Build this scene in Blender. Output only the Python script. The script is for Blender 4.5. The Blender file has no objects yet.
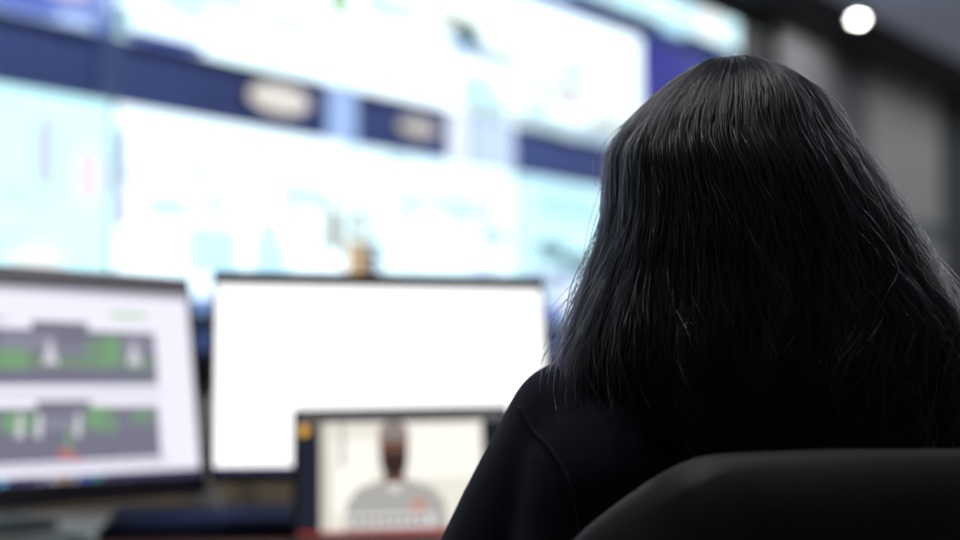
import bpy, bmesh, math, random
import numpy as np
from mathutils import Vector, Matrix, noise
from mathutils.bvhtree import BVHTree

random.seed(7); RNG = np.random.default_rng(11)
SC = bpy.context.scene
COL = SC.collection
PI = math.pi

# ------------------------------------------------------------------ materials
MATS = {}
def mat(name, col, rough=.6, metal=0., spec=.5, bump=0., bscale=200., var=0., vscale=8., sheen=0., coat=0.):
    if name in MATS: return MATS[name]
    m = bpy.data.materials.new(name); m.use_nodes = True
    nt = m.node_tree; b = nt.nodes['Principled BSDF']
    b.inputs['Base Color'].default_value = (*col, 1)
    b.inputs['Roughness'].default_value = rough
    b.inputs['Metallic'].default_value = metal
    b.inputs['Specular IOR Level'].default_value = spec
    b.inputs['Sheen Weight'].default_value = sheen
    b.inputs['Coat Weight'].default_value = coat
    tc = nt.nodes.new('ShaderNodeTexCoord')
    if var > 0:
        n = nt.nodes.new('ShaderNodeTexNoise'); n.inputs['Scale'].default_value = vscale; n.inputs['Detail'].default_value = 5
        r = nt.nodes.new('ShaderNodeValToRGB')
        r.color_ramp.elements[0].position = .3; r.color_ramp.elements[1].position = .7
        r.color_ramp.elements[0].color = (*[max(0, c*(1-var)) for c in col], 1)
        r.color_ramp.elements[1].color = (*[min(1, c*(1+var)) for c in col], 1)
        nt.links.new(tc.outputs['Object'], n.inputs['Vector']); nt.links.new(n.outputs['Fac'], r.inputs['Fac'])
        nt.links.new(r.outputs['Color'], b.inputs['Base Color'])
    if bump > 0:
        n = nt.nodes.new('ShaderNodeTexNoise'); n.inputs['Scale'].default_value = bscale; n.inputs['Detail'].default_value = 3
        bp = nt.nodes.new('ShaderNodeBump'); bp.inputs['Strength'].default_value = bump; bp.inputs['Distance'].default_value = .002
        nt.links.new(tc.outputs['Object'], n.inputs['Vector']); nt.links.new(n.outputs['Fac'], bp.inputs['Height'])
        nt.links.new(bp.outputs['Normal'], b.inputs['Normal'])
    MATS[name] = m
    return m

def emis(col, s=1.0):
    key = 'lit_%.2f_%.2f_%.2f_%.2f' % (*col, s)
    if key in MATS: return MATS[key]
    m = bpy.data.materials.new(key); m.use_nodes = True
    nt = m.node_tree; b = nt.nodes['Principled BSDF']
    b.inputs['Base Color'].default_value = (.002, .002, .002, 1)
    b.inputs['Roughness'].default_value = .4
    b.inputs['Specular IOR Level'].default_value = .05
    b.inputs['Emission Color'].default_value = (*col, 1)
    b.inputs['Emission Strength'].default_value = s
    MATS[key] = m
    return m

def S(r, g, b):                      # 8-bit sRGB to linear
    return tuple(((c/255+.055)/1.055)**2.4 if c > 10 else c/255/12.92 for c in (r, g, b))

def ribbed(name, col, scale):
    m = mat(name, col, .9, spec=.15, sheen=.08)
    nt = m.node_tree; b = nt.nodes['Principled BSDF']
    w = nt.nodes.new('ShaderNodeTexWave'); w.inputs['Scale'].default_value = scale; w.bands_direction = 'DIAGONAL'
    tc = nt.nodes.new('ShaderNodeTexCoord'); bp = nt.nodes.new('ShaderNodeBump')
    bp.inputs['Strength'].default_value = .14; bp.inputs['Distance'].default_value = .002
    nt.links.new(tc.outputs['Object'], w.inputs['Vector']); nt.links.new(w.outputs['Fac'], bp.inputs['Height'])
    nt.links.new(bp.outputs['Normal'], b.inputs['Normal'])
    return m

def hair_mat(name, col, rough=.32):
    m = bpy.data.materials.new(name); m.use_nodes = True
    nt = m.node_tree; nt.nodes.clear()
    o = nt.nodes.new('ShaderNodeOutputMaterial'); h = nt.nodes.new('ShaderNodeBsdfHairPrincipled')
    h.parametrization = 'COLOR'
    h.inputs['Color'].default_value = (*col, 1)
    h.inputs['Roughness'].default_value = rough
    h.inputs['IOR'].default_value = 1.47; h.inputs['Radial Roughness'].default_value = .4
    for k in ('Random Roughness',):
        if k in h.inputs: h.inputs[k].default_value = .3
    nt.links.new(h.outputs[0], o.inputs['Surface'])
    return m

# ------------------------------------------------------------------ mesh helpers
def new_bm(): return bmesh.new()
def add_box(bm, c, s, R=None, bev=0., mi=0):
    r = bmesh.ops.create_cube(bm, size=1)
    vs = r['verts']
    bmesh.ops.scale(bm, vec=s, verts=vs)
    if bev > 0:
        es = list({e for v in vs for e in v.link_edges})
        g = bmesh.ops.bevel(bm, geom=es, offset=bev, segments=3, profile=.5, affect='EDGES')
        vs = list({v for f in g['faces'] for v in f.verts} | {v for v in vs if v.is_valid})
    if R is not None: bmesh.ops.transform(bm, matrix=R, verts=vs)
    bmesh.ops.translate(bm, vec=c, verts=vs)
    if mi:
        for v in vs:
            for f in v.link_faces: f.material_index = mi
    return vs
def add_lathe(bm, prof, c=(0, 0, 0), seg=32, R=None, mi=0):
    rings = []
    for r, z in prof:
        rings.append([bm.verts.new((r*math.cos(2*PI*k/seg), r*math.sin(2*PI*k/seg), z)) for k in range(seg)])
    for a, b in zip(rings, rings[1:]):
        for k in range(seg):
            f = bm.faces.new((a[k], a[(k+1) % seg], b[(k+1) % seg], b[k])); f.material_index = mi; f.smooth = True
    f = bm.faces.new(rings[0][::-1]); f.material_index = mi
    f = bm.faces.new(rings[-1]); f.material_index = mi
    vs = [v for r in rings for v in r]
    if R is not None: bmesh.ops.transform(bm, matrix=R, verts=vs)
    bmesh.ops.translate(bm, vec=c, verts=vs)
    return vs
def add_tube(bm, pts, rad, seg=12, flat=None):
    pts = [Vector(p) for p in pts]
    if not hasattr(rad, '__len__'): rad = [rad]*len(pts)
    rings = []; up = None
    for i, p in enumerate(pts):
        t = (pts[min(i+1, len(pts)-1)] - pts[max(i-1, 0)]).normalized()
        if up is None: up = Vector((0, 0, 1)) if abs(t.z) < .9 else Vector((0, 1, 0))
        a = t.cross(up).normalized(); b = a.cross(t).normalized(); up = b
        rings.append([bm.verts.new(p + rad[i]*(math.cos(2*PI*k/seg)*a + math.sin(2*PI*k/seg)*b*(flat or 1))) for k in range(seg)])
    for a, b in zip(rings, rings[1:]):
        for k in range(seg):
            bm.faces.new((a[k], a[(k+1) % seg], b[(k+1) % seg], b[k])).smooth = True
    bm.faces.new(rings[0][::-1]); bm.faces.new(rings[-1])
def add_ball(bm, c, r, R=None, seg=20):
    g = bmesh.ops.create_uvsphere(bm, u_segments=seg, v_segments=seg//2+2, radius=1)
    vs = g['verts']
    bmesh.ops.scale(bm, vec=r if hasattr(r, '__len__') else (r, r, r), verts=vs)
    if R is not None: bmesh.ops.transform(bm, matrix=R, verts=vs)
    bmesh.ops.translate(bm, vec=c, verts=vs)
def add_capsule(bm, p, q, r0, r1, seg=20):
    """tapered limb with round ends"""
    p = Vector(p); q = Vector(q); d = (q-p); L = d.length; d.normalize()
    prof = [(.02*r0, -r0)] + [(r0*math.cos(a), r0*math.sin(a)) for a in np.linspace(-1.3, 0, 6)]
    prof += [(r0+(r1-r0)*k/6, L*k/6) for k in range(1, 6)]
    prof += [(r1*math.cos(a), L+r1*math.sin(a)) for a in np.linspace(0, 1.3, 6)] + [(.02*r1, L+r1)]
    R = Vector((0, 0, 1)).rotation_difference(d).to_matrix().to_4x4()
    add_lathe(bm, prof, p, seg, R)
def add_loft(bm, rings, seg=32):
    """rings: (cx, cy, z, ax, by) ellipses"""
    R = []
    for cx, cy, z, ax, by in rings:
        R.append([bm.verts.new((cx+ax*math.cos(2*PI*k/seg), cy+by*math.sin(2*PI*k/seg), z)) for k in range(seg)])
    for a, b in zip(R, R[1:]):
        for k in range(seg): bm.faces.new((a[k], a[(k+1) % seg], b[(k+1) % seg], b[k])).smooth = True
    bm.faces.new(R[0][::-1]); bm.faces.new(R[-1])

def obj(name, bm, m, parent=None, M=None, smooth=False, recalc=True):
    me = bpy.data.meshes.new(name)
    if recalc: bmesh.ops.recalc_face_normals(bm, faces=bm.faces[:])
    bm.to_mesh(me); bm.free()
    for x in (m if isinstance(m, (list, tuple)) else [m]): me.materials.append(x)
    if smooth:
        for p in me.polygons: p.use_smooth = True
    o = bpy.data.objects.new(name, me); COL.objects.link(o)
    if parent: o.parent = parent
    if M is not None: o.matrix_local = M
    return o
def tag(o, label, cat, group=None, kind=None):
    if label: o['label'] = label
    if cat: o['category'] = cat
    if group: o['group'] = group
    if kind: o['kind'] = kind
    return o
def thing(name, label, cat, loc=(0, 0, 0), rz=0., group=None):
    o = bpy.data.objects.new(name, None); COL.objects.link(o)
    o.empty_display_size = .05
    o.location = loc; o.rotation_euler = (0, 0, rz)
    return tag(o, label, cat, group)
def struct(name, bm, m, smooth=False):
    o = obj(name, bm, m, smooth=smooth); o['kind'] = 'structure'; return o
def remeshed(bm, voxel, smooth_it, fac=.5):
    """fuse the overlapping pieces of bm into one continuous surface"""
    bmesh.ops.recalc_face_normals(bm, faces=bm.faces[:])
    me = bpy.data.meshes.new('tmp'); bm.to_mesh(me); bm.free()
    o = bpy.data.objects.new('tmp', me); COL.objects.link(o)
    r = o.modifiers.new('r', 'REMESH'); r.mode = 'VOXEL'; r.voxel_size = voxel
    s = o.modifiers.new('s', 'SMOOTH'); s.iterations = smooth_it; s.factor = fac
    dg = bpy.context.evaluated_depsgraph_get()
    ev = bpy.data.meshes.new_from_object(o.evaluated_get(dg))
    bpy.data.objects.remove(o); bpy.data.meshes.remove(me)
    b2 = bmesh.new(); b2.from_mesh(ev); bpy.data.meshes.remove(ev)
    return b2
def tilt_matrix(x, y, z, yaw, tilt, roll):
    return Matrix.Translation((x, y, z)) @ Matrix.Rotation(yaw, 4, 'Z') @ Matrix.Rotation(tilt, 4, 'X') @ Matrix.Rotation(roll, 4, 'Y')

# ------------------------------------------------------------------ room frame: t along the video wall, o out from it
A = Vector((-1.3348-.0783, 4.81+.0622, 0)); D = Vector((.62159, .78335, 0)); N = Vector((.78335, -.62159, 0))
YAW = math.atan2(D.y, D.x)
ROOM = Matrix(((D.x, N.x, 0, A.x), (D.y, N.y, 0, A.y), (0, 0, 1, 0), (0, 0, 0, 1)))
def W(t, o, z): return A + D*t + N*o + Vector((0, 0, z))
def room_box(bm, t0, t1, o0, o1, z0, z1, bev=0.):
    c = W((t0+t1)/2, (o0+o1)/2, (z0+z1)/2)
    return add_box(bm, c, (t1-t0, o1-o0, z1-z0), Matrix.Rotation(YAW, 4, 'Z'), bev)
def W_matrix(t, o, z):               # local x along the wall, local -y out of the wall, z up
    return Matrix.Translation(W(t, o, z)) @ Matrix.Rotation(YAW, 4, 'Z')

T0, T1, OB, CEIL = -7.5, 12.5, 8.0, 3.36
m_floor = mat('carpet_charcoal', S(150, 150, 156), .95, bump=.5, bscale=300, var=.25, vscale=30)
m_ceil = mat('ceiling_paint', S(222, 226, 242), .9, var=.05, vscale=3)
m_soffit = mat('soffit_black', S(26, 26, 28), .8)
m_wallg = mat('wall_grey', S(112, 112, 116), .85, var=.06, vscale=2)
m_wallb = mat('wall_brown', S(72, 66, 62), .85, var=.1, vscale=4)
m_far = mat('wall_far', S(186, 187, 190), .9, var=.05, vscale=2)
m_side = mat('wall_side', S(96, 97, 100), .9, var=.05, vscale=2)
m_navy = mat('fascia_navy', S(88, 108, 174), .7, spec=.15, var=.12, vscale=2)
m_blue = mat('ledge_blue', S(96, 128, 200), .5)
m_teal = mat('teal_panel', S(38, 66, 76), .6)
m_dteal = mat('dark_teal', S(24, 34, 40), .7)
m_black = mat('plastic_black', S(18, 18, 20), .65, bump=.05, bscale=900)
m_dgrey = mat('plastic_dark_grey', S(70, 66, 74), .45)
m_panelback = mat('panel_housing', S(30, 32, 40), .5)

b = new_bm(); room_box(b, T0, T1, 0, OB, -.1, 0); struct('floor', b, m_floor)
b = new_bm(); room_box(b, T0, T1, 0, OB, CEIL, CEIL+.1); struct('ceiling', b, m_ceil)
b = new_bm(); room_box(b, T0, T1, .0, .575, 3.3, CEIL); struct('trim_1', b, m_soffit)
b = new_bm(); room_box(b, T0, T1, -.15, 0, 0, CEIL); struct('wall_front', b, m_wallb)
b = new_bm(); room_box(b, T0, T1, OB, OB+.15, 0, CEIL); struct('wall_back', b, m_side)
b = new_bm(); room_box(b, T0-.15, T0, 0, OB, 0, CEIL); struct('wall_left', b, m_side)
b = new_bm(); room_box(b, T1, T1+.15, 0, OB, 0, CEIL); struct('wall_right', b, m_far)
# fascias between and under the rows of displays
b = new_bm(); room_box(b, -2.5, 4.88, 0, .07, 1.938, 2.187); struct('trim_2', b, m_navy)
b = new_bm(); room_box(b, -2.5, 4.88, 0, .07, 2.863, 2.987); struct('trim_3', b, m_navy)
b = new_bm(); room_box(b, -2.5, 4.88, 0, .08, 1.12, 1.175); struct('trim_4', b, m_dteal)
b = new_bm(); room_box(b, -2.5, 4.96, 0, .09, 3.195, 3.3); struct('trim_12', b, m_soffit)
b = new_bm(); room_box(b, -2.5, 4.88, 0, .09, 1.0, 1.12); struct('trim_5', b, m_blue)
# the stretch of wall beyond the displays
b = new_bm(); room_box(b, 4.98, 5.42, 0, .05, 0, 3.3); struct('trim_6', b, m_dteal)
b = new_bm(); room_box(b, 5.42, 6.3, 0, .12, 0, 3.3, .01); struct('trim_7', b, m_wallg)
m_wd = mat('wall_grey_dark', S(84, 85, 90), .85, var=.05, vscale=2)
b = new_bm(); room_box(b, 6.3, 7.12, 0, .04, 0, 3.3); struct('trim_8', b, m_wd)
b = new_bm(); room_box(b, 7.14, 8.72, 0, .06, 0, 3.3, .01); struct('trim_9', b, mat('wall_panel_grey', S(138, 138, 140), .8, var=.06, vscale=1.5))
b = new_bm(); room_box(b, 8.74, 9.6, 0, .05, 0, 3.3); struct('trim_10', b, m_dteal)
b = new_bm(); room_box(b, 7.3, 8.7, .06, .075, 1.97, 2.12, .004); struct('trim_11', b, m_teal)
b = new_bm(); room_box(b, 4.98, T1, 0, .02, 0, .1); struct('baseboard_front', b, m_black)

# ------------------------------------------------------------------ screens
def screen_mesh(w, h, base, patches, y=0., rnd=0):
    """a lit screen facing -y: base rectangle plus its picture content; patches = (poly [(u,v)..], colour, strength)"""
    b = new_bm(); mats = [emis(*base)]
    def poly(pts, yy, mi):
        f = b.faces.new([b.verts.new((u, yy, v)) for u, v in pts]); f.material_index = mi
        if f.normal.y == 0: f.normal_update()
        f.normal_update()
        if f.normal.y > 0: f.normal_flip()
    poly([(-w/2, -h/2), (w/2, -h/2), (w/2, h/2), (-w/2, h/2)], y, 0)
    for i, (pts, c, s) in enumerate(patches):
        m = emis(c, s)
        if m not in mats: mats.append(m)
        poly(pts, y-.0003-.00004*i, mats.index(m))
    return b, mats
def rect(u0, v0, u1, v1): return [(u0, v0), (u1, v0), (u1, v1), (u0, v1)]
def disc(u, v, ru, rv, n=20): return [(u+ru*math.cos(2*PI*k/n), v+rv*math.sin(2*PI*k/n)) for k in range(n)]

WHT = ((1., 1., 1.), 1.35); CYN = ((.575, .95, 1.), 1.45)
PANEL_W = 1.2
def blob(t, z, rt, rz, col, s=.9): return ('b', t, z, rt, rz, col, s)
def wall_display(col, row, label, base, content, seed):
    """one display of the wall; col counts from the display left of the camera's edge"""
    t0 = -1.22+1.22*col; t1 = t0+1.22 if col < 4 else 4.88
    z0, z1 = [(1.18, 1.94), (2.178, 2.86), (2.99, 3.19)][row]
    tc, zc = (t0+t1)/2, (z0+z1)/2; w, h = t1-t0-.012, z1-z0-.008
    r = thing('video_wall_display', label, 'display', W(tc, 0, zc), YAW, 'displays of the video wall')
    bb = new_bm(); add_box(bb, (0, -.05, 0), (w+.006, .099, h+.004), None, .004)
    obj('housing', bb, m_panelback, r)
    rr = random.Random(seed); pts = []
    # a soft map-like picture: thin lines and small blocks in pale tints
    for k in range(16 if base[1] > 1. else 0):
        u = rr.uniform(-w/2+.03, w/2-.25); v = rr.uniform(-h/2+.03, h/2-.06)
        du = rr.uniform(.03, .22); dv = rr.uniform(.01, .05)
        if u+du > w/2-.01 or v+dv > h/2-.005: continue
        c = rr.choice([S(205, 232, 255), S(190, 220, 250), S(236, 226, 246), S(214, 246, 250), S(255, 255, 255), S(225, 240, 225)])
        pts.append((rect(u, v, u+du, v+dv), c, 1.15))
    for k in range(5 if base[1] > 1. else 0):       # broad pale areas of the picture
        u = rr.uniform(-w/2+.1, w/2-.35); v = rr.uniform(-h/2+.05, h/2-.25)
        pts.append((rect(u, v, min(w/2-.01, u+rr.uniform(.12, .4)), min(h/2-.01, v+rr.uniform(.06, .2))), rr.choice([(.56, .93, 1.1), (.66, .95, 1.08), (1., 1., 1.), (.7, .86, 1.1)]), 1.3 if base[1] > 1. else .8))
    for _, t, z, rt, rz, c, s in content:
        u, v = t-tc, z-zc
        u0, u1 = max(-w/2+.002, u-rt), min(w/2-.002, u+rt); v0, v1 = max(-h/2+.002, v-rz), min(h/2-.002, v+rz)
        n = 14; cx, cy = (u0+u1)/2, (v0+v1)/2
        pp = []
        for k in range(n*2):                    # rounded block
            a = PI*k/n; ca, sa = math.cos(a), math.sin(a)
            pp.append((cx+(u1-u0)/2*math.copysign(abs(ca)**.6, ca), cy+(v1-v0)/2*math.copysign(abs(sa)**.6, sa)))
        pts.append((pp, c, s))
    sb, mats = screen_mesh(w-.006, h-.004, base, pts, -.1005)
    obj('screen', sb, mats, r, recalc=False)

blu = S(118, 142, 235); lav = S(196, 200, 240); khk = S(200, 196, 160); gry = S(150, 172, 200)
wall_display(0, 0, 'lower-row wall display at the left edge, pale cyan picture behind the spreadsheet monitor', CYN,
    [blob(-.28, 1.72, .05, .12, S(215, 228, 246), 1.05), blob(-.1, 1.66, .06, .1, S(244, 234, 246), 1.1), blob(-.3, 1.35, .1, .05, S(240, 250, 250), 1.2)], 1)
wall_display(1, 0, 'lower-row wall display with white picture above the gap between the two big monitors', ((.82, 1., 1.08), 1.75),
    [blob(.04, 1.72, .03, .14, S(206, 222, 246), 1.), blob(.05, 1.54, .03, .06, S(216, 216, 242), 1.), blob(.98, 1.68, .16, .05, S(214, 242, 250), 1.1), blob(.4, 1.72, .03, .04, S(190, 205, 170), .95),
     blob(.62, 1.215, .35, .03, S(120, 160, 230)), blob(1.12, 1.215, .1, .03, S(90, 130, 215)), blob(1.13, 1.55, .06, .1, S(190, 200, 190))], 2)
wall_display(2, 0, 'lower-row wall display with a small tan block, directly above the white monitor', ((.76, 1., 1.08), 1.6),
    [blob(1.31, 1.6, .05, .06, S(196, 204, 196), 1.), blob(1.62, 1.7, .05, .08, S(205, 240, 248), 1.05), blob(1.6, 1.215, .35, .03, S(130, 160, 225)),
     blob(1.3, 1.505, .16, .018, S(84, 92, 104), .7), blob(1.37, 1.42, .06, .06, S(96, 112, 140), .7), blob(1.277, 1.43, .046, .085, S(226, 184, 118), 1.), blob(2.25, 1.6, .1, .05, S(205, 235, 245))], 3)
wall_display(3, 0, 'lower-row wall display left of the dark hair, cyan and lavender picture', ((.58, .93, 1.05), 1.35),
    [blob(2.75, 1.56, .14, .05, S(120, 165, 170)), blob(3.0, 1.5, .16, .05, S(105, 140, 150)), blob(2.72, 1.4, .22, .05, S(190, 200, 240)),
     blob(2.7, 1.24, .2, .05, S(130, 150, 225)), blob(3.2, 1.56, .1, .06, S(150, 200, 190)), blob(2.9, 1.8, .3, .08, S(190, 240, 255), 1.1)], 4)
wall_display(4, 0, 'lower-row wall display at the far end, hidden behind the hair', CYN, [], 5)
wall_display(0, 1, 'upper wall display in the top corner of the view, blue and pink picture', ((.52, .72, 1.1), 1.2),
    [blob(-.38, 2.24, .16, .05, blu, .8), blob(-.15, 2.28, .12, .06, S(150, 170, 240)), blob(-.05, 2.2, .05, .05, S(120, 150, 220)), blob(-.2, 2.34, .08, .05, S(240, 225, 245), 1.1)], 6)
wall_display(1, 1, 'upper wall display above the bright glowing oval, white and cyan picture', ((.82, 1., 1.08), 1.75),
    [blob(.22, 2.19, .2, .035, S(84, 110, 200), .8), blob(.02, 2.25, .05, .06, S(170, 215, 225)), blob(.64, 2.165, .16, .014, S(150, 205, 120), .9),
     blob(.05, 2.4, .1, .06, S(240, 225, 245), 1.1), blob(.35, 2.55, .1, .05, S(190, 205, 245)), blob(.45, 2.45, .2, .04, S(215, 240, 255), 1.1), blob(1.15, 2.6, .05, .12, S(170, 220, 140))], 7)
wall_display(2, 1, 'upper wall display in the middle with a khaki and teal patch', ((.86, 1., 1.06), 1.75),
    [blob(1.98, 2.62, .18, .04, S(190, 200, 170)), blob(2.05, 2.55, .12, .05, S(90, 140, 170), .8), blob(2.25, 2.5, .2, .04, S(180, 205, 230)), blob(1.5, 2.6, .2, .05, S(215, 245, 250), 1.1),
     blob(2.2, 2.22, .2, .05, S(205, 235, 240), 1.)], 8)
wall_display(3, 1, 'upper wall display with beige streaks beside the deep blue one', ((.84, 1., 1.06), 1.7),
    [blob(2.62, 2.45, .16, .035, S(222, 205, 180), .9), blob(2.95, 2.42, .2, .035, S(222, 205, 180), .9), blob(3.3, 2.3, .2, .03, S(220, 210, 190), .9),
     blob(2.7, 2.22, .25, .05, S(205, 235, 245), 1.), blob(3.2, 2.22, .3, .05, S(200, 230, 250), 1.)], 9)
wall_display(4, 1, 'deep blue wall display just left of the top of the head', ((.022, .032, .42), .8),
    [blob(4.0, 2.5, .22, .3, (.02, .03, .36), .8), blob(4.6, 2.6, .3, .22, (.03, .05, .40), .8)], 10)
wall_display(3, 2, 'short top-row wall display with pale cyan picture under the ceiling', ((.6, .96, 1.05), 1.5), [], 11)
wall_display(4, 2, 'short top-row wall display at the far right end of the wall', ((.64, .98, 1.05), 1.6), [], 12)

# lit pale strips crossing the navy band, and two warm glowing ovals added on it
def band_strip(t, w, label, col, s):
    r = thing('light_strip', label, 'light strip', W(t, .07, 2.0625), YAW, 'pale strips crossing the navy band')
    bb = new_bm(); add_box(bb, (0, -.006, 0), (w, .012, .244), None, .003); obj('backing', bb, m_navy, r)
    bb = new_bm(); add_box(bb, (0, -.0145, 0), (w-.01, .005, .238), None, .002); obj('diffuser', bb, emis(col, s), r)
band_strip(1.2, .19, 'narrow pale blue strip crossing the navy band below the middle displays', S(158, 186, 234), 1.25)
band_strip(2.27, .36, 'wide pale blue strip crossing the navy band nearer the head', S(196, 216, 246), 1.2)
band_strip(2.0, .16, 'whitish strip crossing the navy band right beside a warm glowing oval', S(226, 236, 250), 1.3)
band_strip(.0, .13, 'faint slate blue strip on the navy band nearest the left edge', S(74, 92, 140), .75)
def glow_oval(t, z, w, h, label, s):
    r = thing('glowing_oval', label, 'wall light', W(t, .07, z), YAW, 'warm glowing ovals on the navy band')
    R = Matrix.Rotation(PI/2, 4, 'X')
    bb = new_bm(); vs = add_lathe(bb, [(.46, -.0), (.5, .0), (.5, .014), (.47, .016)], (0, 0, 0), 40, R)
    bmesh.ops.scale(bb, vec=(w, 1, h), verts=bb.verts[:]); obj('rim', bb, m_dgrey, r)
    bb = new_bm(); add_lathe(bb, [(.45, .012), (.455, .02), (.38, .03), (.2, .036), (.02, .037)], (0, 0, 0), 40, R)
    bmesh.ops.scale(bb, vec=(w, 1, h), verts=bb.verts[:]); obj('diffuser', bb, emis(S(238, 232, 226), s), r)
glow_oval(.83, 2.075, .37, .135, 'bright warm white glowing oval on the navy band', 1.02)
glow_oval(1.7, 2.07, .3, .09, 'dimmer beige glowing oval on the navy band, further along the wall', .75)

# ------------------------------------------------------------------ ceiling lights
m_lens = emis((1., .97, .93), 40.)
def downlight(P, label, power, spot=3.1, size=.14):
    r = thing('downlight', label, 'ceiling light', P, 0, 'round ceiling downlights')
    bb = new_bm(); add_lathe(bb, [(.03, 0), (.05, 0), (.052, -.05), (.048, -.058), (.04, -.056), (.037, -.02), (.02, -.02)], (0, 0, 0), 40)
    obj('housing', bb, m_black if power else m_black, r)
    bb = new_bm(); add_lathe(bb, [(.034, -.05), (.034, -.065), (.026, -.069), (.01, -.07)], (0, 0, 0), 40)
    obj('lens', bb, m_lens, r)
    l = bpy.data.lights.new('downlight_lamp', 'SPOT'); l.energy = power; l.spot_size = spot; l.spot_blend = .12; l.shadow_soft_size = .06
    l.color = (1., .98, .96)
    lo = bpy.data.objects.new('downlight_lamp', l); COL.objects.link(lo); lo.parent = r; lo.location = (0, 0, -.075)
LAMP_W = 22
Pz = Vector((2.5837, 8.991, CEIL))
downlight(Pz, 'round bright downlight near the dark soffit at the top right', LAMP_W)
for t, o, lab, p in [(2.3, .84, 'downlight over the middle of the video wall', 70), (-.6, .84, 'downlight over the near end of the video wall', 45),
                  (-2.1, 3.48, 'downlight above the seated woman', 36), (-2.5, 2.7, 'downlight above the near end of the desk', 50), (-4.6, 3.6, 'downlight behind the camera', 8),
                  (1.6, 4.4, 'downlight over the empty aisle', 26), (6.2, 2.2, 'added fill light by the near grey wall panels', 36), (7.6, 1.75, 'added fill light by the middle grey wall panels', 36),
                  (9.6, 1.75, 'added fill light by the far grey wall panels', 36), (6.5, 4.6, 'downlight at the far side of the room', 95), (10.6, 3.6, 'added fill light at the far corner beyond the grey panels', 240)]:  # panel and far-corner lamps are unseen fill, added to brighten wall and ceiling
    downlight(W(t, o, CEIL), lab, p)

# ------------------------------------------------------------------ desk
DESK = thing('office_desk', 'long pale grey desk carrying the monitors and laptop', 'desk', (-.25, 2.1, 0), .16)
m_desk = mat('desk_laminate', S(150, 146, 140), .5, var=.06, vscale=6)
m_edge = mat('desk_edge', S(90, 84, 78), .6)
bb = new_bm(); add_box(bb, (0, -.06, .7275), (2.6, .98, .025), None, .004); obj('worktop', bb, m_desk, DESK)
bb = new_bm(); add_box(bb, (0, .46, .77), (2.6, .03, .06), None, .004); obj('rear_ledge', bb, mat('ledge_taupe', S(176, 160, 138), .7), DESK)
bb = new_bm(); add_box(bb, (0, .40, .46), (2.44, .018, .5), None, .003); obj('modesty_panel', bb, m_edge, DESK)
for sx in (-1, 1):
    bb = new_bm(); add_box(bb, (sx*1.24, -.06, .3575), (.05, .86, .715), None, .006); obj('leg', bb, m_edge, DESK)

# ------------------------------------------------------------------ monitors
def monitor(par, label, bez, stand_back, base, patches, base_y=.74):
    x, y, z, yaw, tilt, roll = par
    SM = tilt_matrix(*par)
    w, h = .527, .296
    back = SM @ Vector((0, .05, 0))
    foot = Vector((back.x, back.y, 0)) + Matrix.Rotation(yaw, 3, 'Z') @ Vector((0, stand_back, 0))
    r = thing('monitor', label, 'monitor', (foot.x, foot.y, base_y), yaw, 'desktop monitors on the desk')
    RM = (Matrix.Translation((foot.x, foot.y, base_y)) @ Matrix.Rotation(yaw, 4, 'Z')).inverted()
    top, side, bot = bez
    b1 = new_bm()
    add_box(b1, (0, .018, (top-bot)/2), (w+2*side, .03, h+top+bot), None, .004)
    add_box(b1, (0, .042, -.01), (w*.62, .03, h*.6), None, .012)
    obj('housing', b1, m_black, r, RM @ SM)
    b1 = new_bm()                                   # thin raised frame round the screen
    for c, s in [((0, .0, h/2+top/2+.0005), (w+2*side, .012, top-.001)), ((0, .0, -h/2-bot/2-.0005), (w+2*side, .012, bot-.001)),
                 ((-w/2-side/2, 0, 0), (side, .012, h)), ((w/2+side/2, 0, 0), (side, .012, h))]:
        add_box(b1, c, s, None, .0015)
    obj('bezel', b1, mat('bezel_dark', S(44, 40, 50), .5), r, RM @ SM)
    if top > .02:
        b1 = new_bm(); add_box(b1, (0, -.0005, h/2+top/2+.0008), (w+2*side-.002, .0135, top-.002), None, .0015)
        obj('top_trim', b1, mat('bezel_grey', S(186, 180, 190), .5), r, RM @ SM)
    sb, mats = screen_mesh(w, h, base, patches, .0)
    obj('screen', sb, mats, r, RM @ SM, recalc=False)
    p = RM @ SM @ Vector((0, .05, -.02))
    b1 = new_bm(); add_tube(b1, [(0, .02, .012), (0, .02, p.z*.5), (0, .015, p.z*.85), p], [.026, .024, .022, .02], 16, .6); obj('stand_neck', b1, m_black, r)
    b1 = new_bm(); add_box(b1, (0, -.02, .007), (.26, .2, .014), None, .006); obj('stand_base', b1, m_black, r)
    return r

W9 = S(238, 236, 248); PAG = (W9, 1.08)
slate = S(122, 122, 140); slate2 = S(142, 142, 160); grn = S(122, 152, 128); grn2 = S(124, 164, 124); red = S(190, 110, 120)
dk = S(40, 28, 62)
LP_ = []
def add(l, shape, c, s=1.): l.append((shape, c, s))
for (u0, v0, u1, v1) in [(-.25, .079, .196, .08), ]:
    pass
add(LP_, rect(-.2635, .138, .2635, .148), S(205, 203, 220))
add(LP_, rect(-.02, .083, .075, .096), slate); add(LP_, rect(-.255, -.001, .195, .083), slate)
add(LP_, rect(.118, .105, .182, .115), S(196, 222, 196)); add(LP_, rect(-.24, .092, -.06, .101), S(215, 213, 225))
add(LP_, rect(-.25, .05, .19, .058), slate2)
for u, v, du, dv, c in [(-.23, .022, .16, .02, grn), (-.075, .022, .05, .03, grn2), (-.02, .026, .1, .016, S(126, 150, 128)), (.07, .024, .05, .045, grn), (.1, .03, .03, .045, grn2),
                        (.135, .024, .05, .02, grn), (-.07, .058, .09, .018, slate2), (.135, .058, .05, .016, slate2)]:
    add(LP_, rect(u, v, u+du, v+dv), c)
for u in (.008, .154): add(LP_, [(u-.014, .03), (u+.014, .03), (u, .072)], S(214, 210, 220))
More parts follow.
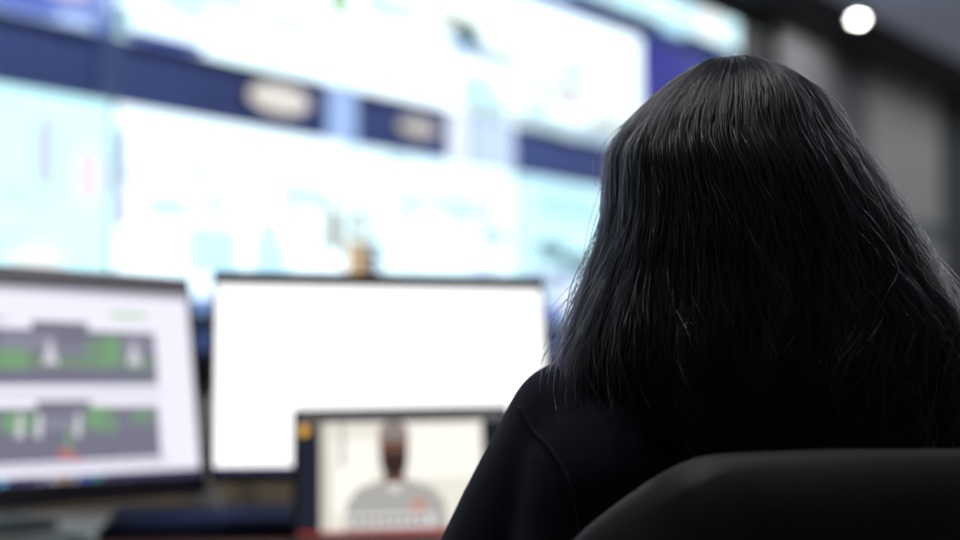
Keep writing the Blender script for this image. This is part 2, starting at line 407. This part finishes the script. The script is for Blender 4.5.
add(LP_, rect(-.25, -.02, .2, -.012), S(214, 213, 224))
add(LP_, rect(-.02, -.038, .072, -.026), slate); add(LP_, rect(-.255, -.116, .191, -.036), slate)
add(LP_, rect(-.25, -.062, .185, -.058), slate2)
for u, v, du, dv, c in [(-.23, -.075, .14, .03, grn), (-.075, -.072, .05, .03, grn2), (-.04, -.066, .03, .024, grn), (.062, -.07, .04, .035, grn2), (.09, -.076, .025, .03, grn), (.14, -.062, .04, .02, grn),
                        (.026, -.108, .009, .045, grn2), (.012, -.113, .02, .014, red), (.035, -.117, .012, .01, red), (-.02, -.07, .06, .02, slate2)]:
    add(LP_, rect(u, v, u+du, v+dv), c)
for u in (-.05, -.02, .045): add(LP_, [(u-.006, -.08), (u+.006, -.08), (u+.008, -.045), (u, -.045)], S(214, 214, 220))
add(LP_, rect(-.25, -.127, .2, -.119), S(206, 204, 222))
add(LP_, rect(-.2635, -.148, .2635, -.138), S(70, 62, 110), .8)
for u, c in [(-.078, S(90, 190, 230)), (-.02, S(150, 140, 170)), (0., S(200, 200, 210)), (.018, S(200, 170, 90)), (.036, S(180, 180, 200)), (.056, S(90, 130, 220)), (.075, S(60, 170, 150))]:
    add(LP_, disc(u, -.1435, .006, .0045), c, .9)
LM = (-.6483, 2.0027, .9822, .8342, -.1779, .018)
monitor(LM, 'angled monitor at the left edge showing grey charts with green marks', (.03, .005, .03), .245, PAG, LP_)

CP_ = []
add(CP_, rect(-.2635, -.148, .2635, -.141), S(52, 34, 96), .8)
for k in range(9): add(CP_, disc(-.22+.05*k, -.1445, .004, .003, 12), [S(90, 60, 150), S(80, 80, 140), S(120, 60, 90)][k % 3], .8)
CM = (-.1502, 2.1132, .9913, .2212, -.2427, .0076)
monitor(CM, 'wide monitor with a blank white page behind the laptop', (.020, .005, .012), .17, ((1., 1., 1.), 1.4), CP_)

# ------------------------------------------------------------------ laptop
LPm = (-.1164, 2.0336, .839, .0938, -.2542, -.0142)
def laptop():
    SM = tilt_matrix(*LPm); yaw = LPm[3]
    hinge = SM @ Vector((0, .004, -.113))
    base = (hinge.x, hinge.y, .7405)
    r = thing('laptop', 'black laptop playing a video of a seated man, in front of the white monitor', 'laptop', base, yaw)
    RM = (Matrix.Translation(base) @ Matrix.Rotation(yaw, 4, 'Z')).inverted()
    hz = hinge.z-.7405
    b1 = new_bm(); add_box(b1, (0, -.117, .0105), (.325, .226, .017), None, .004); obj('body', b1, m_black, r)
    b1 = new_bm()
    for j in range(5):
        for k in range(13): add_box(b1, (-.138+.023*k, -.05-.021*j, .02), (.019, .017, .003), None, .0008)
    obj('key_grid', b1, mat('key_black', S(24, 24, 26), .5), r)
    b1 = new_bm(); add_box(b1, (0, -.188, .0195), (.105, .06, .0015), None, .0005); obj('touchpad', b1, m_dgrey, r)
    b1 = new_bm(); add_tube(b1, [(-.11, 0, hz), (.11, 0, hz)], .006, 12); add_box(b1, (0, -.002, hz/2), (.22, .008, hz+.002)); obj('hinge', b1, m_black, r)
    b1 = new_bm(); add_box(b1, (0, .0045, 0), (.331, .007, .219), None, .002)
    lid = obj('lid', b1, m_black, r, RM @ SM)
    P = []
    cream = S(236, 232, 220)
    add(P, rect(-.157, .086, .12, .1), S(104, 102, 104), .9); add(P, rect(.11, .088, .157, .1), S(120, 122, 124), .8)
    add(P, rect(-.157, -.1, -.126, .07), S(38, 40, 54), .9)
    add(P, rect(-.125, -.1, .123, .087), cream, 1.05)
    add(P, rect(-.125, -.1, -.112, .087), S(212, 208, 196), .95)
    add(P, rect(.0, .0, .118, .08), S(250, 248, 240), 1.08); add(P, rect(-.105, -.05, -.04, .06), S(248, 246, 238), 1.1)
    add(P, rect(-.095, .02, -.088, .085), S(190, 186, 176), .95)
    # the man in the video: shoulders, neck, head, beard, cap
    sh = S(182, 180, 176)
    add(P, [(-.09, -.1), (.066, -.1), (.062, -.035), (.044, -.014), (.008, -.002), (-.036, -.002), (-.068, -.014), (-.085, -.035)], sh, .95)
    add(P, [(-.03, -.004), (.004, -.004), (-.013, -.024)], S(225, 222, 216), 1.)
    add(P, rect(-.029, -.006, .003, .022), S(112, 78, 66), .9)
    add(P, disc(-.013, .046, .022, .034), S(122, 88, 76), .95)
    add(P, [(-.034, .04), (.008, .04), (.006, .016), (-.006, .005), (-.02, .005), (-.032, .016)], S(62, 46, 46), .9)
    add(P, [(-.036, .058), (.010, .058), (.009, .078), (-.002, .087), (-.024, .087), (-.035, .078)], S(150, 138, 132), .95)
    add(P, rect(-.0255, .05, -.001, .054), S(70, 50, 46), .9)
    add(P, rect(.012, -.055, .035, -.03), S(200, 160, 150), .95)
    add(P, rect(-.084, -.073, .046, -.052), S(226, 224, 222), 1.)
    for k in range(9): add(P, rect(-.078+.013*k, -.067, -.069+.013*k, -.058), S(120, 116, 116), .9)
    add(P, rect(-.157, -.1, .123, -.077), S(176, 58, 56), .95)
    for k in range(4): add(P, rect(-.15+.03*k, -.092, -.13+.03*k, -.085), S(230, 190, 190), .9)
    add(P, disc(-.149, .076, .0085, .0085), S(236, 182, 80), 1.)
    add(P, rect(.124, -.1, .157, .086), S(34, 38, 44), .9)
    sb, mats = screen_mesh(.315, .2, (S(52, 54, 60), .8), P, .0008)
    obj('screen', sb, mats, lid, recalc=False)
laptop()

# ------------------------------------------------------------------ small things on the desk
kb = thing('keyboard', 'dark navy keyboard on the desk half behind the laptop', 'keyboard', (-.375, 2.155, .7405), .1)
m_kb = mat('keyboard_navy', S(24, 30, 52), .8, spec=.2)
bb = new_bm(); add_box(bb, (0, 0, .013), (.44, .145, .02), Matrix.Rotation(.08, 4, 'X'), .006); obj('body', bb, m_kb, kb)
bb = new_bm()
for j in range(6):
    for k in range(20): add_box(bb, (-.2+.0211*k, -.054+.0215*j, .0258+.0017*j), (.0175, .0175, .006), Matrix.Rotation(.08, 4, 'X'), .0015)
obj('keys', bb, mat('keycap_navy', S(60, 74, 124), .85, spec=.15), kb)
pad = new_bm(); add_box(pad, (0, 0, .0015), (.36, .16, .003), None, .001)
po = obj('desk_pad', pad, mat('pad_red_brown', S(88, 48, 38), .8)); po.location = (-.41, 1.985, .7402); po.rotation_euler = (0, 0, .12)
tag(po, 'thin reddish-brown desk pad in front of the navy keyboard', 'desk pad')

pl = thing('monitor_pole', 'grey upright pole with black clamp between the two big monitors', 'pole', (-.478, 2.37, .7405))
m_alu = mat('pole_grey', S(206, 204, 196), .6)
bb = new_bm(); add_lathe(bb, [(.03, 0), (.03, .006), (.022, .02), (.013, .05), (.0125, .24), (.011, .24)], (0, 0, 0), 28); obj('post', bb, m_alu, pl)
bb = new_bm(); add_box(bb, (0, 0, .262), (.035, .05, .06), None, .006); add_box(bb, (0, .03, .262), (.02, .05, .03), None, .004); obj('clamp', bb, m_black, pl)

cb = new_bm()
add_tube(cb, [(-.80, 1.94, .744), (-.745, 2.0, .744), (-.69, 2.06, .744), (-.645, 2.095, .744), (-.61, 2.08, .744), (-.6, 2.03, .744), (-.62, 1.97, .744)], .003, 8)
co = obj('cable', cb, mat('cable_grey', S(110, 110, 114), .5), smooth=True)
tag(co, 'thin grey cable curling on the desk below the angled monitor', 'cable')

# ------------------------------------------------------------------ chair
ch = thing('office_chair', 'black fabric office chair with padded back behind the seated woman', 'chair', (.323, 1.03, 0), .12)
m_ch = mat('chair_fabric', S(27, 27, 31), .6, spec=.5, bump=.25, bscale=700, var=.15, vscale=12, sheen=.15)
m_chp = mat('chair_plastic', S(22, 22, 24), .5)
def backrest():
    out = [(-.20, .951), (-.185, .957), (-.1, .961), (0, .9605), (.1, .960), (.185, .957), (.2, .951), (.235, .925), (.268, .897), (.283, .868), (.285, .8), (.28, .7), (.265, .6), (.235, .53), (.15, .5), (0, .495),
           (-.15, .5), (-.235, .53), (-.265, .6), (-.28, .7), (-.285, .8), (-.283, .868), (-.268, .897), (-.235, .925)]
    # resample
    P = np.array(out+[out[0]]); d = np.r_[0, np.cumsum(np.hypot(*np.diff(P, axis=0).T))]
    s = np.linspace(0, d[-1], 145)[:-1]; Q = np.c_[np.interp(s, d, P[:, 0]), np.interp(s, d, P[:, 1])]
    for _ in range(2): Q = (np.roll(Q, 1, 0)+2*Q+np.roll(Q, -1, 0))/4
    c = np.array([0, .73]); b = new_bm(); n = len(Q); rings = []
    def depth(p, s, side):
        t = .036*(1-s**5)**.55
        x, z = p
        curve = .05*(x/.28)**2                       # wraps forward at the sides
        lean = -.10*(z-.73)                          # leans back towards the top
        # soft folds in the cover near the upper corners
        f = 0.
        if side < 0:
            for sg in (-1, 1):
                u = (sg*x-.19)+.42*(z-.93)*-.6; f += .012*math.exp(-(u/.018)**2)*min(1, max(0, (z-.78)/.12))*(1 if s < .97 else .3)
            f += .004*noise.noise(Vector((x*9, z*9, 3)))*(1-s**8) + .004*math.exp(-((z-.915-.05*x)/.012)**2)*(1-s**8)*max(0., min(1., (x+.02)/.1))
        return side*t + curve + lean - f
    for side in (-1, 1):
        R = []
        for s in np.r_[np.linspace(.08, .8, 14), np.linspace(.83, 1, 14)]:
            pts = c+s*(Q-c)
            R.append([b.verts.new((p[0], depth(p, s, side), p[1])) for p in pts])
        cv = b.verts.new((0, depth(c, 0, side), c[1]))
        for k in range(n): b.faces.new((cv, R[0][k], R[0][(k+1) % n]))
        for r0, r1 in zip(R, R[1:]):
            for k in range(n): b.faces.new((r0[k], r0[(k+1) % n], r1[(k+1) % n], r1[k]))
    bmesh.ops.remove_doubles(b, verts=b.verts[:], dist=.0004)
    return b
CH_BY = -.085
bo = obj('backrest', backrest(), m_ch, ch, Matrix.Translation((0, CH_BY, .003)), smooth=True)
b1 = new_bm(); add_box(b1, (0, .17, .378), (.5, .48, .08), None, .035); obj('seat', b1, m_ch, ch, smooth=True)
b1 = new_bm(); add_tube(b1, [(0, .1, .35), (0, -.06, .36), (0, -.115, .42), (0, -.1, .62)], [.03, .03, .028, .025], 14, .5); obj('back_support', b1, m_chp, ch)
b1 = new_bm(); add_lathe(b1, [(.04, .11), (.04, .2), (.025, .21), (.025, .36), (.06, .37), (.06, .375)], (0, .15, 0), 24); obj('gas_column', b1, m_chp, ch)
for k in range(5):
    a = 2*PI*k/5+.3; e = Vector((math.cos(a), math.sin(a), 0))
    b1 = new_bm(); add_tube(b1, [Vector((0, .15, .125)), Vector((0, .15, .12))+e*.15, Vector((0, .15, .09))+e*.29], [.03, .024, .016], 12, .7); leg = obj('leg', b1, m_chp, ch)
    b1 = new_bm(); R = Matrix.Rotation(a, 4, 'Z') @ Matrix.Rotation(PI/2, 4, 'X')
    for s in (-.012, .012):
        add_lathe(b1, [(.01, -.008), (.03, -.008), (.033, 0), (.03, .008), (.01, .008)], Vector((0, .15, .033))+e*.28+Vector((-e.y, e.x, 0))*s, 20, R)
    add_box(b1, Vector((0, .15, .06))+e*.285, (.02, .02, .04)); obj('caster', b1, m_chp, leg)
for sx in (-1, 1):
    b1 = new_bm(); add_tube(b1, [(sx*.2, .2, .38), (sx*.3, .2, .39), (sx*.315, .2, .45), (sx*.315, .2, .6)], .018, 12); sup = obj('armrest', b1, m_chp, ch)
    b1 = new_bm(); add_box(b1, (sx*.315, .2, .615), (.07, .22, .03), None, .012); obj('pad', b1, m_chp, sup, smooth=True)

# ------------------------------------------------------------------ the seated woman
PYAW = math.radians(15); PB = Vector((.24, 1.15, 0))
PM = Matrix.Translation(PB) @ Matrix.Rotation(PYAW, 4, 'Z'); PMI = PM.inverted()
m_skin = mat('skin', S(170, 120, 98), .5, var=.05, vscale=30)
ELB = {-1: Vector((-.262, .10, .735)), 1: Vector((.262, .10, .735))}
SHO = {-1: Vector((-.160, .008, .964)), 1: Vector((.160, .008, .964))}
WRI = {-1: Vector((-.15, .36, .79)), 1: Vector((.15, .36, .79))}
HC = PMI @ Vector((.215, 1.155, 1.172))        # centre of the cranium
HR = Matrix.Translation(HC) @ Matrix.Rotation(math.radians(17), 4, 'Z')     # the face looks a little further left
def body():
    b = new_bm()
    # head: cranium, jaw, chin, cheeks, nose, lips, brow, ears
    h = new_bm()
    add_ball(h, (0, -.008, .012), (.074, .093, .088), None, 28)
    add_ball(h, (0, .03, -.045), (.058, .06, .068), None, 24)
    add_ball(h, (0, .064, -.092), (.026, .024, .02)); add_ball(h, (.033, .055, -.035), (.024, .024, .022)); add_ball(h, (-.033, .055, -.035), (.024, .024, .022))
    add_capsule(h, (0, .084, -.008), (0, .104, -.043), .007, .0115, 12)
    for s in (-1, 1):
        add_ball(h, (s*.010, .098, -.047), (.008, .009, .007), None, 12)
        add_ball(h, (s*.031, .082, .012), (.022, .008, .007), None, 12)
        add_ball(h, (s*.031, .078, -.009), (.014, .012, .011), None, 14)
        add_ball(h, (s*.074, -.005, -.022), (.009, .018, .030), Matrix.Rotation(s*.35, 4, 'Z'), 14)
    add_ball(h, (0, .091, -.066), (.021, .009, .0055), None, 12); add_ball(h, (0, .089, -.075), (.018, .009, .0065), None, 12)
    bmesh.ops.transform(h, matrix=HR, verts=h.verts[:])
    me = bpy.data.meshes.new('t'); h.to_mesh(me); h.free(); b.from_mesh(me); bpy.data.meshes.remove(me)
    add_capsule(b, (0, -.02, .96), (HC.x, HC.y-.01, HC.z-.06), .058, .054)
    # trunk just inside the clothes
    add_loft(b, [(0, .0, .43, .10, .08), (0, 0, .46, .165, .125), (0, 0, .55, .16, .115), (0, 0, .65, .14, .1), (0, -.005, .76, .15, .105), (0, -.01, .87, .16, .105), (0, -.015, .94, .15, .09), (0, -.02, .985, .1, .065), (0, -.02, 1.01, .05, .05)])
    for s in (-1, 1):
        add_capsule(b, SHO[s]-Vector((0, 0, .012)), ELB[s], .044, .036); add_capsule(b, ELB[s], WRI[s], .036, .024)
        hip = Vector((s*.09, .0, .50)); kn = Vector((s*.13, .42, .50)); an = Vector((s*.12, .44, .1))
        add_capsule(b, hip, kn, .072, .05); add_capsule(b, kn, an, .048, .034); add_capsule(b, an+Vector((0, -.02, -.045)), an+Vector((0, .12, -.06)), .034, .026)
        # hand resting on the desk edge: palm, thumb, four bent fingers of different lengths
        wr = WRI[s]; fw = Vector((-s*.12, 1, -.12)).normalized(); lat = Vector((1, 0, 0)); up = Vector((0, 0, 1))
        palm = wr+fw*.05
        add_ball(b, wr+fw*.05+up*-.004, (.036, .046, .015), None, 18)
        for i, (dx, ln) in enumerate([(-.028, .062), (-.0095, .074), (.0095, .079), (.028, .07)] if s > 0 else [(-.028, .07), (-.0095, .079), (.0095, .074), (.028, .062)]):
            k0 = wr+fw*.086+lat*dx*1.0; k1 = k0+fw*ln*.45+up*.006+lat*dx*.12; k2 = k1+fw*ln*.32-up*.01; k3 = k2+fw*ln*.2-up*.012
            add_capsule(b, k0, k1, .0092, .0084, 12); add_capsule(b, k1, k2, .0084, .0076, 12); add_capsule(b, k2, k3, .0076, .0066, 12)
        t0 = wr+fw*.025-lat*s*.026; t1 = t0+fw*.03-lat*s*.024-up*.006; t2 = t1+fw*.03-lat*s*.006-up*.006
        add_capsule(b, t0, t1, .012, .010, 12); add_capsule(b, t1, t2, .0098, .008, 12)
    return remeshed(b, .0042, 4)
person = obj('person', body(), m_skin, smooth=True)
person.matrix_world = PM
tag(person, 'woman with long black hair in dark navy shirt, seated with her back turned', 'person')
for s in (-1, 1):
    bb = new_bm(); add_ball(bb, HR @ Vector((s*.031, .083, -.009)), .0105, None, 16)
    obj('eye', bb, mat('eye_dark', S(60, 48, 42), .2), person, smooth=True)

def shirt():
    b = new_bm()
    add_loft(b, [(0, .0, .47, .2, .15), (0, .0, .52, .2, .15), (0, 0, .6, .185, .14), (0, -.0, .7, .175, .13), (0, -.008, .8, .182, .133), (0, -.014, .88, .19, .132), (0, -.016, .94, .18, .118),
                 (0, -.018, .975, .155, .098), (0, -.018, 1.0, .12, .08), (0, -.016, 1.03, .075, .068), (0, -.012, 1.05, .062, .06)], 40)
    for s in (-1, 1):
        add_capsule(b, (s*.03, -.016, 1.0), SHO[s]+Vector((s*.004, 0, .008)), .052, .056)
        add_capsule(b, SHO[s], ELB[s], .063, .053, 28)
        add_capsule(b, (s*.135, -.02, .93), (s*.165, .02, .70), .085, .08, 28)
        add_capsule(b, ELB[s], ELB[s].lerp(WRI[s], .82), .053, .04, 28)
    b = remeshed(b, .006, 7)
    b.normal_update()
    for v in b.verts:                               # drape: soft diagonal wrinkles in the cloth
        p = v.co
        a = noise.noise(Vector((p.x*7+p.z*5, p.y*7, p.z*11-p.x*6)))*.0042 + noise.noise(Vector((p.x*20, p.y*20+4, p.z*24)))*.0012
        v.co += v.normal*a
    for f in b.faces:
        c = f.calc_center_median()
        f.smooth = True
        if .04 < abs(c.x) < .196 and c.z > .90+.09*(.2-abs(c.x))/.16 and c.y < .03 and c.z < 1.1 and f.normal.z > -.2 and abs(c.x) < .155+.05*max(0, (c.z-.93)/.06): f.material_index = 1
    return b
sbm = shirt()
bvh = BVHTree.FromBMesh(sbm)
m_shirt = mat('shirt_navy', S(23, 26, 41), .9, spec=.15, bump=.35, bscale=900, var=.12, vscale=60, sheen=.08)
m_rib = ribbed('shirt_rib', S(23, 26, 41), 230)
sh = obj('shirt', sbm, [m_shirt, m_rib], person, recalc=False)
for s in (-1, 1):
    sm = new_bm(); pts = []
    ctl = [(.212, 1.01), (.218, .995), (.213, .97), (.203, .945), (.194, .915), (.188, .885), (.184, .855), (.182, .82)]
    for q in np.linspace(0, len(ctl)-1, 48):
        x, z = [float(np.interp(q, range(len(ctl)), [c_[i_] for c_ in ctl])) for i_ in (0, 1)]
        hit = bvh.ray_cast(Vector((s*x, -.6, z)), Vector((0, 1, 0)))
        if hit[0] is not None: pts.append(hit[0]+hit[1]*.0009)
    if len(pts) > 2: add_tube(sm, pts, .0016, 8)
    obj('sleeve_seam', sm, m_rib, sh, smooth=True)

tr = new_bm()
add_loft(tr, [(0, .0, .425, .12, .1), (0, .0, .45, .19, .145), (0, 0, .52, .185, .14), (0, 0, .58, .17, .125)])
for s in (-1, 1):
    hip = Vector((s*.09, .0, .505)); kn = Vector((s*.13, .42, .505)); an = Vector((s*.12, .44, .13))
    add_capsule(tr, hip, kn, .086, .064); add_capsule(tr, kn, an, .062, .052)
tr = remeshed(tr, .008, 6); obj('trousers', tr, mat('trouser_black', S(20, 20, 24), .9), person, smooth=True)
for s in (-1, 1):
    b1 = new_bm(); a = Vector((s*.12, .44, 0))
    add_capsule(b1, a+Vector((0, -.03, .05)), a+Vector((0, .15, .04)), .042, .034); add_ball(b1, a+Vector((0, -.01, .075)), (.043, .05, .045))
    add_box(b1, a+Vector((0, .06, .01)), (.08, .27, .02), None, .008)
    obj('shoe', remeshed(b1, .006, 3), m_black, person, smooth=True)

# ---- hair: an envelope through the crown, down the sides and over the back
#      z, left x, right x, centre y, half depth
ENV = np.array([
    (1.2890, .2125, .2165, 1.125, .002), (1.2880, .2020, .2310, 1.128, .018), (1.2862, .1955, .2426, 1.132, .03), (1.2826, .1867, .2548, 1.137, .046), (1.2774, .1779, .2678, 1.142, .060),
    (1.2667, .1621, .2833, 1.146, .078), (1.2535, .1470, .2990, 1.150, .093), (1.2315, .1240, .3150, 1.152, .108), (1.2096, .1085, .3300, 1.152, .118), (1.1877, .1042, .3420, 1.150, .123),
    (1.1702, .1040, .3520, 1.147, .125), (1.1354, .0995, .3700, 1.140, .126), (1.0921, .0890, .3920, 1.134, .127), (1.0489, .0760, .4090, 1.121, .124), (1.0188, .0680, .4180, 1.114, .122),
    (.9850, .0720, .4260, 1.108, .118), (.9500, .0900, .4200, 1.099, .110), (.9100, .1200, .4000, 1.090, .102), (.88, .15, .38, 1.085, .098)])
ENV[:, 0] -= np.where(ENV[:, 0] > 1.2, .011, .0)
ENV[:, 1] += np.interp(ENV[:, 0], [1.0, 1.09, 1.13, 1.19, 1.24], [.002, .006, .008, .005, -.003])
ENV[:, 2] -= np.interp(ENV[:, 0], [.9, 1.0, 1.05, 1.09, 1.18, 1.23], [.02, .026, .010, .014, .014, .003])
env_c = (ENV[:, 1]+ENV[:, 2])/2; env_a = (ENV[:, 2]-ENV[:, 1])/2
arc = np.r_[0, np.cumsum(np.hypot(np.diff(ENV[:, 0]), np.diff((env_a+ENV[:, 4])/2)))]
S_TOT = arc[-1]
def env(s):
    s = np.clip(s, 0, S_TOT)
    return [np.interp(s, arc, k) for k in (ENV[:, 0], env_c, env_a, ENV[:, 3], ENV[:, 4])]
# smooth the table so the silhouette has no corners
ss = np.linspace(0, S_TOT, 160)
tab = np.array([np.interp(ss, arc, k) for k in (ENV[:, 0], env_c, env_a, ENV[:, 3], ENV[:, 4])])
for _ in range(6):
    t2 = tab.copy(); t2[:, 1:-1] = (tab[:, :-2]+2*tab[:, 1:-1]+tab[:, 2:])/4; tab = t2
def envs(s):
    s = np.clip(s, 0, S_TOT); return [np.interp(s, ss, k) for k in tab]
FACE = math.atan2(math.cos(math.radians(32)), -math.sin(math.radians(32)))    # world heading of the face
def face_open(phi, z):
    """1 where the face stays free of hair"""
    d = (phi-FACE+PI) % (2*PI)-PI
    w = np.clip((1.225-z)/.03, 0, 1)*1.05
    return (np.abs(d) < w) & (z > .9)
def lumps(phi, s):
    """uneven fullness: broad locks that grow towards the ends"""
    f = np.clip(s/S_TOT, 0, 1)
    return (.026*np.sin(4*phi+2+11*s)+.020*np.sin(9*phi-15*s+1)+.015*np.sin(19*phi+13*s+4)+.010*np.sin(33*phi-21*s))*(.12+f**1.6)
def env_pos(phi, s, r):
    z, cx, a, cy, bd = envs(s)
    return np.stack([cx+r*a*np.cos(phi), cy+r*bd*np.sin(phi), z], -1)

def s_tip(phi):
    """where the hair ends: short over her left shoulder, long down the middle of the back"""
    zt = .925+.092*np.clip((-np.cos(phi)-.05)/.95, 0, 1)**.8+.03*np.clip((np.cos(phi)-.5)/.5, 0, 1)
    return np.interp(-zt, -tab[0], ss)

def hair_base():
    b = new_bm(); nphi, ns = 160, 110
    S_ = np.linspace(.006, S_TOT*.93, ns); rows = []
    for s in S_:
        row = []
        for k in range(nphi):
            ph = 2*PI*k/nphi; z = float(envs(s)[0])
            r = .93+.055*max(0., 1-s/.05)+.012*math.sin(ph*31+s*9)+.016*noise.noise(Vector((math.cos(ph)*9, math.sin(ph)*9, s*5)))+.01*noise.noise(Vector((math.cos(ph)*26, math.sin(ph)*26, s*7)))
            d = abs((ph-FACE+PI) % (2*PI)-PI); w = min(1, max(0, (1.225-z)/.03))*1.1
            if d < w: r = .42+.5*max(0, (d/w-.85)/.15)
            st = float(s_tip(np.array(ph)))-.03
            if s > st: r *= 1-.62*min(1, (s-st)/.05)**1.3
            p = env_pos(np.array(ph), np.array(s), r+float(lumps(ph, s))); row.append(b.verts.new(PMI @ Vector(p)))
        rows.append(row)
    for r0, r1 in zip(rows, rows[1:]):
        for k in range(nphi): b.faces.new((r0[k], r0[(k+1) % nphi], r1[(k+1) % nphi], r1[k]))
    b.faces.new(rows[0]); b.faces.new(rows[-1])
    return b
m_hairbase = mat('hair_under', S(9, 9, 11), .6, spec=.25)
hair = obj('hair', hair_base(), m_hairbase, person, smooth=True)

def make_strands(name, n, phis, m, npts=20, nclump=420, fly=.03, r_rng=(.935, 1.005), wave=1., rad=.00036):
    cph = phis(nclump); cph.sort()
    cwave = RNG.uniform(0, 2*PI, (nclump, 3)); camp = RNG.uniform(.4, 1.3, nclump); cfreq = RNG.uniform(10, 26, nclump); cr = RNG.uniform(*r_rng, nclump); clen = RNG.normal(0, .035, nclump)
    ci = RNG.integers(0, nclump, n); cconv = RNG.uniform(0, 1.7, nclump)
    off = RNG.normal(0, .075, n); s0 = np.abs(RNG.normal(0, .22, n))*S_TOT; s0 = np.where(RNG.random(n) < .35, RNG.uniform(.006, .04, n), s0); s0 = np.clip(s0, .005, .6*S_TOT)
    ph0 = cph[ci]
    back = -np.sin(ph0)                                   # +1 straight at the back
    side_l = np.clip(-np.cos(ph0), 0, 1)
    s1 = s_tip(ph0)+clen[ci]*.6+RNG.normal(0, .014, n)
    shorter = RNG.random(n) < .14; s1 = np.where(shorter, s0+(s1-s0)*RNG.uniform(.35, .9, n), s1)
    s1 = np.clip(np.maximum(s1, s0+.06), 0, S_TOT)
    isfly = RNG.random(n) < fly
    u = np.linspace(0, 1, npts)[None, :]
    s = s0[:, None]+(s1-s0)[:, None]*u
    f = s/S_TOT
    conv = 1-.45*np.clip(f*1.25, 0, 1)*cconv[ci][:, None]
    w1 = np.sin(cfreq[ci][:, None]*s+cwave[ci, 0][:, None]); w2 = np.sin(2.1*cfreq[ci][:, None]*s+cwave[ci, 1][:, None])
    fa = np.random.default_rng(3).uniform(0, 2*PI, (n, 2)); ff = RNG.uniform(30, 95, n)
    wig = np.sin(ff[:, None]*s+fa[:, 0][:, None])
    amp = wave*camp[ci][:, None]*(.0035+.22*f**2.1)
    phi = ph0[:, None]+off[:, None]*conv+amp*(.8*w1+.35*w2)*.55+wig*(.004+.022*f*f)*np.where(isfly, 3., 1.)[:, None]
    r = cr[ci][:, None]+RNG.normal(0, .013, n)[:, None]+amp*.22*np.sin(cfreq[ci][:, None]*s*.9+cwave[ci, 2][:, None])
    r = r-np.where(s0 > .03, .10, 0.)[:, None]*np.exp(-u/.10)        # starts under the outer layer
    r = r+np.where(isfly, RNG.uniform(.02, .10, n), 0)[:, None]*u*(1+.5*wig)
    P = env_pos(phi, s, r+lumps(phi, s)); P[..., 2] += np.where(isfly, RNG.uniform(-.001, .003, n), 0)[:, None]
    keep = ~face_open(phi, P[..., 2]).any(1)
    P = P[keep]; k = len(P)
    # into the person's frame
    Mi = np.array(PMI); P = P @ Mi[:3, :3].T + Mi[:3, 3]
    cu = bpy.data.hair_curves.new(name); cu.add_curves([npts]*k)
    cu.attributes['position'].data.foreach_set('vector', P.astype(np.float32).ravel())
    ra = cu.attributes.get('radius') or cu.attributes.new('radius', 'FLOAT', 'POINT')
    rr = rad*(RNG.uniform(.7, 1.3, k)[:, None])*(1-.75*u**3)
    ra.data.foreach_set('value', np.broadcast_to(rr, (k, npts)).astype(np.float32).ravel())
    cu.materials.append(m)
    o = bpy.data.objects.new(name, cu); COL.objects.link(o); o.parent = hair; o['kind'] = 'stuff'
    return o
m_hair = hair_mat('hair_black', (.003, .003, .004), .24)
m_fly = hair_mat('hair_black_shiny', (.012, .012, .014), .2)
m_purple = hair_mat('hair_purple', (.10, .035, .22), .35)
make_strands('hair_strands', 42000, lambda k: RNG.uniform(-PI, PI, k), m_hair)
make_strands('flyaway_hairs', 1500, lambda k: RNG.uniform(-PI, .2, k), m_fly, nclump=500, fly=1., r_rng=(.99, 1.03), wave=1.5, rad=.00042)
make_strands('purple_streak', 260, lambda k: RNG.normal(PI+.12, .03, k), m_purple, nclump=12, fly=.02, r_rng=(1.0, 1.02), wave=1.2)

# ------------------------------------------------------------------ world, camera
w = bpy.data.worlds.new('room_air'); SC.world = w; w.use_nodes = True
w.node_tree.nodes['Background'].inputs[0].default_value = (.01, .01, .012, 1)
cam = bpy.data.cameras.new('camera'); co_ = bpy.data.objects.new('camera', cam); COL.objects.link(co_)
cam.sensor_width = 36; cam.lens = 50; cam.clip_start = .05
co_.location = (0, 0, 1.03); co_.rotation_euler = (PI/2+math.atan(82/1333.33), 0, 0)
cam.dof.use_dof = True; cam.dof.focus_distance = 1.045; cam.dof.aperture_fstop = 2.0
SC.camera = co_
SC.view_settings.view_transform = 'Standard'; SC.view_settings.look = 'None'
SC.view_settings.exposure = 0; SC.view_settings.gamma = 1; SC.view_settings.use_curve_mapping = False
